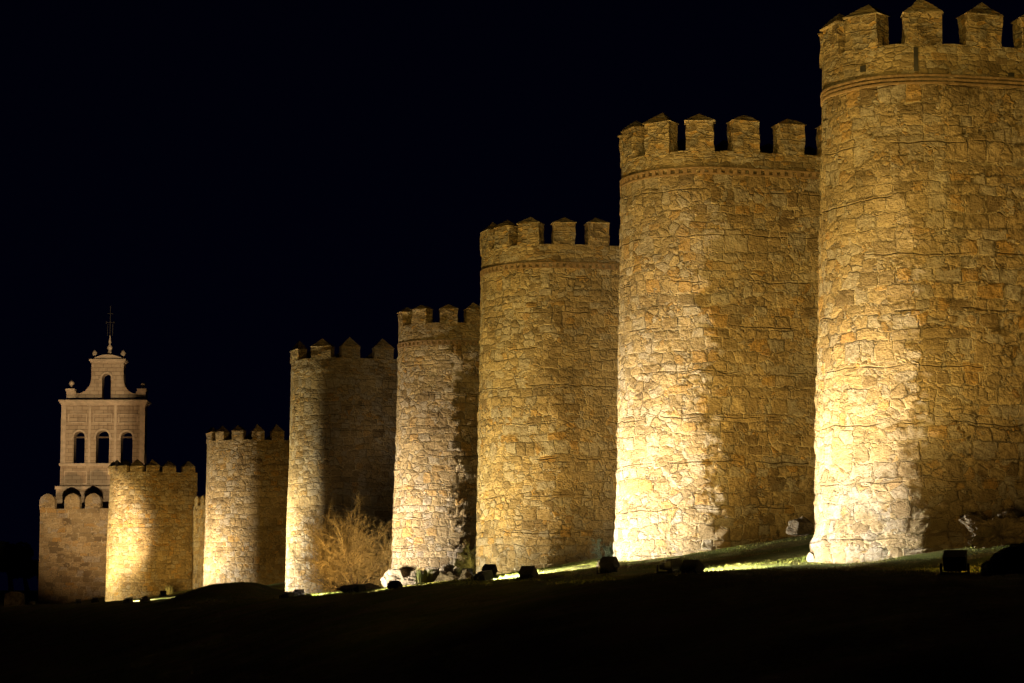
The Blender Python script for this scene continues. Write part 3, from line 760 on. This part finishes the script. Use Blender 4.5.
# ---------- floodlights ----------
def floodlight(c, aim, power, colr, spread, label, blend=.6, size=.45, box=(.17, .11, .09), emit=True, real=True, extra=None):
    """c: ground-level point; the lamp sits in a squat steel box on a short bracket and looks towards aim"""
    c = Vector(c); aim = Vector(aim)
    root = empty('floodlight', c, label, 'floodlight', 'floodlights set in the grass bank')
    hc = c + Vector((0, 0, box[2] + .06))
    dirn = (aim - hc).normalized(); q = dirn.to_track_quat('-Z', 'Y'); qm = q.to_matrix()
    def loc2w(v): return hc + qm @ Vector(v)
    w_, h_, d_ = box
    def obox(mb, x0, x1, y0, y1, z0, z1, tap=1.0):
        vs = [loc2w((x * (tap if z == z1 else 1), y * (tap if z == z1 else 1), z)) for z in (z0, z1) for x, y in ((x0, y0), (x1, y0), (x1, y1), (x0, y1))]
        mb.add(vs, [(0, 3, 2, 1), (4, 5, 6, 7), (0, 1, 5, 4), (1, 2, 6, 5), (2, 3, 7, 6), (3, 0, 4, 7)])
    mb = MB(); obox(mb, -w_, w_, -h_, h_, -.02, d_ * 1.2, .7)
    obox(mb, -w_ - .03, w_ + .03, -h_ - .03, h_ + .03, -.05, -.021)
    obox(mb, -w_ - .03, w_ + .03, h_ + .005, h_ + .03, -.28, -.051); obox(mb, -w_ - .03, w_ + .03, -h_ - .03, -h_ - .005, -.28, -.051)
    obox(mb, -w_ - .03, -w_ - .005, -h_ + .005, h_ - .005, -.28, -.051); obox(mb, w_ + .005, w_ + .03, -h_ + .005, h_ - .005, -.28, -.051)
    for k in range(4): obox(mb, -w_ * .6 + k * w_ * .4 - .015, -w_ * .6 + k * w_ * .4 + .015, -h_ * .5, h_ * .5, d_ * 1.2, d_ * 1.2 + .06)
    mb.build('housing', M['black'], root)
    mb = MB(); obox(mb, -w_ * .88, w_ * .88, -h_ * .85, h_ * .85, -.062, -.052); mb.build('lens', M['lens'], root)
    mb = MB()
    for s_ in (-1, 1):
        boxm(mb, c.x + s_ * (w_ + .07) - .02, c.x + s_ * (w_ + .07) + .02, c.z - .1, hc.z + .02, c.y - .03, c.y + .03)
    boxm(mb, c.x - w_ - .09, c.x + w_ + .09, c.z - .02, c.z + .02, c.y - .05, c.y + .05)
    mb.build('bracket', M['black'], root)
    ld = bpy.data.lights.new('flood_lamp', 'SPOT'); ld.energy = power; ld.color = colr; ld.spot_size = math.radians(spread); ld.spot_blend = blend; ld.shadow_soft_size = size
    lo = bpy.data.objects.new('flood_lamp', ld); COL.objects.link(lo); lo.parent = root
    lo.location = (hc + dirn * .32) - c; lo.rotation_euler = q.to_euler()
    if extra:
        pw2, cl2, aim2, sp2 = extra
        d2 = (Vector(aim2) - hc).normalized(); l2 = ld.copy(); l2.energy = pw2; l2.color = cl2; l2.spot_size = math.radians(sp2); l2.spot_blend = .9
        o2 = bpy.data.objects.new('flood_lamp', l2); COL.objects.link(o2); o2.parent = root
        o2.location = (hc + dirn * .34) - c; o2.rotation_euler = d2.to_track_quat('-Z', 'Y').to_euler()
    return root
def tw_pt(T, out, along, h=0):   # from nose tip outward / along the wall
    p = T['C'] + T['n'] * (T['R'] + out) + T['w'] * along
    return p, h
# per tower: outward distance, along (towards far +), aim height fraction, watts, colour
FL = [
 # outward, along, wash watts, colour, top watts, top colour
 (4.0, -1.8, 9500, (1, .91, .73), 9500, (1, .73, .24)),
 (4.6, -1.2, 16000, (1, .92, .76), 9500, (1, .73, .24)),
 (4.8, -1.0, 4600, (1, .87, .54), 8600, (.98, .79, .26)),
 (5.2, -1.9, 12000, (1, .87, .70), 8000, (1, .74, .38)),
 (4.4, .8, 9500, (1, .90, .70), 12500, (1, .79, .38)),
 (5.2, -2.0, 10500, (1, .85, .62), 9500, (1, .74, .38)),
 (6.0, -2.2, 6500, (1, .80, .40), 7500, (1, .71, .24)),
]
FLAB = ['floodlight aimed at the nearest tower, black box on the lit grass between two towers',
        'floodlight aimed at the broad golden tower, dark box beside the middle tower foot',
        'floodlight aimed at the middle tower from the grass left of it',
        'floodlight aimed at the slender pale tower from below the shrub',
        'floodlight aimed at the tower with the shrub',
        'floodlight aimed at the peach tower behind the mound',
        'floodlight aimed at the small far tower']
for i, (T, fl) in enumerate(zip(TW, FL)):
    o_, al, pw, cl, pw2, cl2 = fl
    p, _ = tw_pt(T, o_, al)
    if i == 0: p = pt(668, 572, 57.2)
    g = ground(p.x, p.y); print('flood', i, p, proj(p.x, p.y, g + .2))
    hT = T['zg'] - T['zb']
    a_ = T['C'] + T['n'] * T['R'] * .6; a_.z = T['zb'] + hT * .05
    b_ = T['C'] + T['n'] * T['R'] * .4; b_.z = T['zb'] + hT * (.9 if i == 0 or i > 3 else .8)
    floodlight((p.x, p.y, g), a_, pw, cl, 120, FLAB[i], blend=.8, extra=(pw2 * (.4 if i < 3 else 1), cl2, b_, 92))
    if i < 3:   # a second lamp standing nearer the eye lets the light run round on to the flank
        p = pt(690, 572, 52.8) if i == 0 else tw_pt(T, 4.4, -5.6)[0]; g = ground(p.x, p.y)
        floodlight((p.x, p.y, g - .12), b_, pw2 * .66, (1, .66, .19), 105, ['squat black floodlight on the grass left of the nearest tower, nearest of two', 'low dark floodlight in the grass between the middle tower and the broad golden tower', 'low dark floodlight beside the dark stones left of the middle tower'][i], blend=.9)

# bay floods light the flanks and the curtain wall with a deeper orange
BF = [  # (tower index whose near flank is lit, along from nose tip (negative = nearer the eye), out, watts)
 (0, -7.0, .2, 900), (1, -7.5, 2.6, 1300), (2, -9, 4.6, 900), (3, -8, 4.6, 120), (4, -8, 5., 150), (5, -12, 5., 1900), (6, -13, 5., 2000)]
BLAB = ['black box floodlight beside the dark outcrop at the right edge',
        'squat dark floodlight facing the right side of the broad golden tower', 'squat dark floodlight facing the right side of the middle tower',
        'weak floodlight facing the shaded side of the slender pale tower', 'floodlight at the foot of the bare golden shrub',
        'floodlight facing the flank of the peach tower', 'floodlight facing the flank of the small far tower']
BPX = [(955, 44, 2000), (607, 62, 1100), (488, 80, 700), (467, 95, 500), (298, 108, 3600), (255, 138, 2300), (163, 172, 3800)]
for (i, al, o_, pw), (px, Yb, pw), lb in zip(BF, BPX, BLAB):
    T = TW[i]; p = pt(px, 590, Yb); g = ground(p.x, p.y)
    a_ = T['C'] - T['n'] * 1.5 - T['w'] * T['R']; a_.z = T['zb'] + (T['zg'] - T['zb']) * .62
    spd = 80
    if i == 4: a_ = pt(352, 560, 117.); spd = 42
    floodlight((p.x, p.y, g), a_, pw, (1, .60, .14) if i != 4 else (1, .66, .28), spd, lb, blend=.9, extra=(1500, (1, .62, .18), (-6.5, 127, 11.5), 60) if i == 4 else None)  # shrub lamp's extra beam is added to lift the tower flank, as ambient light
# a stronger lamp further down the bank, outside the picture on the left
for (x_, y_, pw_, lb) in ((-11, 6, 56000, 'strong floodlight low on the dark bank in the foreground, outside the left edge'), ):
    floodlight((x_, y_, ground(x_, y_)), (3.5, 74, 22.8), pw_, (1, .66, .14), 36, lb, blend=.35, box=(.3, .2, .2))
# far gate wall and bell tower
p = pt(78, 607, 196.); floodlight((p.x, p.y, ground(p.x, p.y)), (BO.x, YB, bz(470)), 9500, (1, .62, .30), 60, 'floodlight aimed at the flat gate wall below the bell tower', blend=.8)
p = pt(95, 607, 168.); floodlight((p.x, p.y, ground(p.x, p.y)), (BO.x, YB, bz(415)), 66000, (1, .74, .42), 34, 'floodlight far down the bank aimed up at the bell tower', blend=.8)

# ---------- bare shrub ----------
def shrub(base, hgt, rad, label, nstem=46, seed=3, mat=None, thick=.022, name='bare_shrub'):
    rnd = random.Random(seed); mb = MB(); mb2 = MB()
    def tube(mb_, a, b, r0, r1):
        d = (b - a)
        if d.length < 1e-4: return
        d.normalize(); u = d.orthogonal().normalized(); v = d.cross(u)
        vs = []
        for p, r in ((a, r0), (b, r1)):
            for k in range(3): an = 2 * math.pi * k / 3; vs.append(p + u * (r * math.cos(an)) + v * (r * math.sin(an)))
        mb_.add(vs, [(k, (k + 1) % 3, 3 + (k + 1) % 3, 3 + k) for k in range(3)])
    def grow(p, d, ln, r, lev):
        nseg = 4; q = p.copy(); dd = d.copy()
        for k in range(nseg):
            dd = (dd + Vector((rnd.gauss(0, .16), rnd.gauss(0, .16), rnd.gauss(0.03, .12)))).normalized()
            nq = q + dd * (ln / nseg); tube(mb if lev else mb2, q, nq, r * (1 - .2 * k), r * (1 - .2 * (k + 1))); q = nq
            if lev < 3:
                for _ in range(2 if lev else 2):
                    sd = (dd + Vector((rnd.gauss(0, .6), rnd.gauss(0, .6), rnd.gauss(.1, .5)))).normalized()
                    if rnd.random() < (.95 if lev < 2 else .75): grow(q, sd, ln * rnd.uniform(.35, .6), max(r * .55, .008), lev + 1)
    for k in range(nstem):
        an = rnd.uniform(0, 2 * math.pi); tl = rnd.uniform(.1, 1.15)
        d = Vector((math.cos(an) * math.sin(tl), math.sin(an) * math.sin(tl), math.cos(tl))).normalized()
        lnn = hgt * rnd.uniform(.4, .72) * (.72 + .28 * abs(math.cos(tl)))
        b = base + Vector((rnd.uniform(-.5, .5) * rad, rnd.uniform(-.4, .4) * rad, -.1))
        grow(b, Vector((d.x * rad / hgt * 1.7, d.y, d.z)).normalized(), lnn, thick, 0)
    root = empty(name, base, label, 'shrub')
    mb2.build('stem', M['bark'] if mat is None else mat, root); mb.build('twigs', mat or M['twig'], root)
    return root
b = pt(350, 596, 117.); b.z = ground(b.x, b.y)
print('shrub', b)
shrub(b, 4.0, 1.75, 'large bare golden twiggy shrub between two towers', nstem=62, thick=.028)
b = pt(468, 584, 97.); b.z = ground(b.x, b.y)
shrub(b, 1.5, .5, 'small dark bare bush in the shaded gap left of the middle tower', nstem=8, seed=9, thick=.012, mat=M['darkleaf_dimtwig'])  # dark colour on bare twigs stands in for the shade of the gap
b = pt(610, 570, 78.); b.z = ground(b.x, b.y)
shrub(b, .9, .4, 'little dark weed bush behind the small bright white stone', nstem=8, seed=12, thick=.01, mat=M['darkleaf_dimtwig'])  # twigs darkened by colour here too, in place of shade

# ---------- grass ----------
def grass():
    n = 150000
    Yv = RNG.uniform(38, 135, n * 3) ; Xv = RNG.uniform(-22, 14, n * 3)
    S, Tt = st_coords(Xv, Yv); m = (S > -6) & (S < CW + 1.5)
    dens = vnoise(Xv / 1.3, Yv / 1.3, 8) + .35; m &= RNG.uniform(0, 1, len(Xv)) < dens * 1.6
    # keep out of the towers
    for T in TW:
        dx, dy = Xv - T['C'].x, Yv - T['C'].y
        a_ = dx * T['n'].x + dy * T['n'].y; b_ = dx * T['w'].x + dy * T['w'].y
        m &= ~((np.abs(b_) < T['R'] + .25) & (a_ < 0)) & ~(np.hypot(a_, b_) < T['R'] + .25)
    Xv, Yv = Xv[m][:n], Yv[m][:n]; Zv = ground_np(Xv, Yv) - .02; k = len(Xv)
    an = RNG.uniform(0, 2 * math.pi, k); hh = RNG.uniform(.02, .075, k) * (1 + .6 * (vnoise(Xv / 2.1, Yv / 2.1, 4) > .3)); ww = RNG.uniform(.008, .018, k)
    lx, ly = RNG.normal(0, .05, k), RNG.normal(0, .05, k)
    V = np.empty((k, 3, 3)); V[:, 0] = np.stack([Xv - np.cos(an) * ww, Yv - np.sin(an) * ww, Zv], 1); V[:, 1] = np.stack([Xv + np.cos(an) * ww, Yv + np.sin(an) * ww, Zv], 1)
    V[:, 2] = np.stack([Xv + lx, Yv + ly, Zv + hh], 1)
    me = bpy.data.meshes.new('grass'); np_mesh(me, V.reshape(-1, 3), np.arange(3 * k).reshape(-1, 3), False); me.materials.append(M['blade'])
    o = bpy.data.objects.new('grass', me); COL.objects.link(o)
    tag(o, 'short rough grass on the lit bank at the foot of the towers', 'grass', kind='stuff')
grass()
def tuft(px, Y, hgt, n, label, seed, mat):
    rnd = random.Random(seed); b = pt(px, 600, Y); b.z = ground(b.x, b.y); mb = MB()
    for _ in range(n):
        a = rnd.uniform(0, 6.28); r = rnd.uniform(0, .35); tl = rnd.uniform(0, .5); h = hgt * rnd.uniform(.4, 1)
        p = b + Vector((math.cos(a) * r, math.sin(a) * r, 0)); t_ = p + Vector((math.cos(a) * h * tl, math.sin(a) * h * tl, h)); s_ = Vector((-math.sin(a), math.cos(a), 0)) * .025
        mb.add([p - s_, p + s_, (p + t_) / 2 + s_ * 1.2, t_], [(0, 1, 2, 3)])
    o = mb.build('weed_clump', mat); origin_to(o, b); tag(o, label, 'plant')
tuft(168, 177.5, .7, 120, 'small pale speckled weed catching the light in front of the far tower', 1, M['pale'])
tuft(424, 103.6, .75, 220, 'yellow green weed clump on the mossy craggy rock', 2, M['blade'])

# ---------- dark things at far left ----------
def tree(px, Y, ytop, wpx, label, seed):
    rnd = random.Random(seed); k = Y / F; b = pt(px, 604, Y); b.z = ground(b.x, b.y); top = zat(ytop, Y); r = wpx * k / 2; hh = top - b.z
    root = empty('tree', b, label, 'tree', 'dim trees left of the gate wall')
    mb = MB(); n = 8; vs = []
    for l in range(5):
        f = l / 4
        for q in range(n): a = 2 * math.pi * q / n; rr_ = .35 * (1 - .6 * f); vs.append((b.x + rr_ * math.cos(a) + .3 * math.sin(f * 3 + seed), b.y + rr_ * math.sin(a), b.z - .3 + hh * .7 * f))
    mb.add(vs, [(l * n + q, l * n + (q + 1) % n, (l + 1) * n + (q + 1) % n, (l + 1) * n + q) for l in range(4) for q in range(n)], None, True); mb.build('trunk', M['bark'], root)
    mb = MB(); cl = [(rnd.gauss(0, .45), rnd.gauss(0, .45), rnd.uniform(-.5, .8), rnd.uniform(.3, .55)) for _ in range(14)]
    for _ in range(4500):
        c = cl[rnd.randrange(14)]; d = Vector((rnd.gauss(0, 1), rnd.gauss(0, 1), rnd.gauss(0, 1))).normalized() * rnd.uniform(.6, 1) ** .5 * c[3]
        p = Vector((b.x + (c[0] + d.x) * r, b.y + (c[1] + d.y) * r, b.z + hh * .62 + (c[2] + d.z) * hh * .28))
        if p.z > top: continue
        u = Vector((rnd.gauss(0, 1), rnd.gauss(0, 1), rnd.gauss(0, 1))).normalized() * .16; v = u.orthogonal().normalized() * .1
        mb.add([p - u, p + v, p + u, p - v], [(0, 1, 2, 3)])
    mb.build('crown', M['darkleaf_dimtwig'], root)
tree(8, 262, 538, 46, 'dim leafy tree at the far left edge, taller of two', 1)
tree(27, 250, 556, 30, 'dim leafy tree beside the gate wall, smaller of two', 2)

# ---------- world, sun-less night sky, camera ----------
wd = bpy.data.worlds.new('World'); sc.world = wd; wd.use_nodes = True; nt = wd.node_tree; nt.nodes.clear()
tc = nt.nodes.new('ShaderNodeTexCoord'); sp = nt.nodes.new('ShaderNodeSeparateXYZ'); nt.links.new(tc.outputs['Generated'], sp.inputs[0])
rp = nt.nodes.new('ShaderNodeValToRGB'); nt.links.new(sp.outputs[2], rp.inputs[0])
e = rp.color_ramp.elements; e[0].position = 0; e[0].color = (.0003, .0004, .0030, 1); e[1].position = .35; e[1].color = (.0002, .0003, .0020, 1)
bg = nt.nodes.new('ShaderNodeBackground'); nt.links.new(rp.outputs[0], bg.inputs[0]); bg.inputs[1].default_value = 1.0
ow = nt.nodes.new('ShaderNodeOutputWorld'); nt.links.new(bg.outputs[0], ow.inputs[0])

cam = bpy.data.cameras.new('camera'); co = bpy.data.objects.new('camera', cam); COL.objects.link(co)
cam.sensor_width = 36; cam.lens = F * 36 / W; cam.clip_end = 6000; cam.clip_start = .5
co.location = (0, 0, 0); co.rotation_euler = (math.pi / 2 + PITCH, 0, 0); sc.camera = co
sc.view_settings.view_transform = 'Standard'; sc.view_settings.look = 'None'; sc.view_settings.exposure = 0; sc.view_settings.gamma = 1
sc.cycles.use_denoising = True
sc.cycles.max_bounces = 4; sc.cycles.diffuse_bounces = 2; sc.cycles.caustics_reflective = False; sc.cycles.caustics_refractive = False
sc.cycles.sample_clamp_indirect = 4
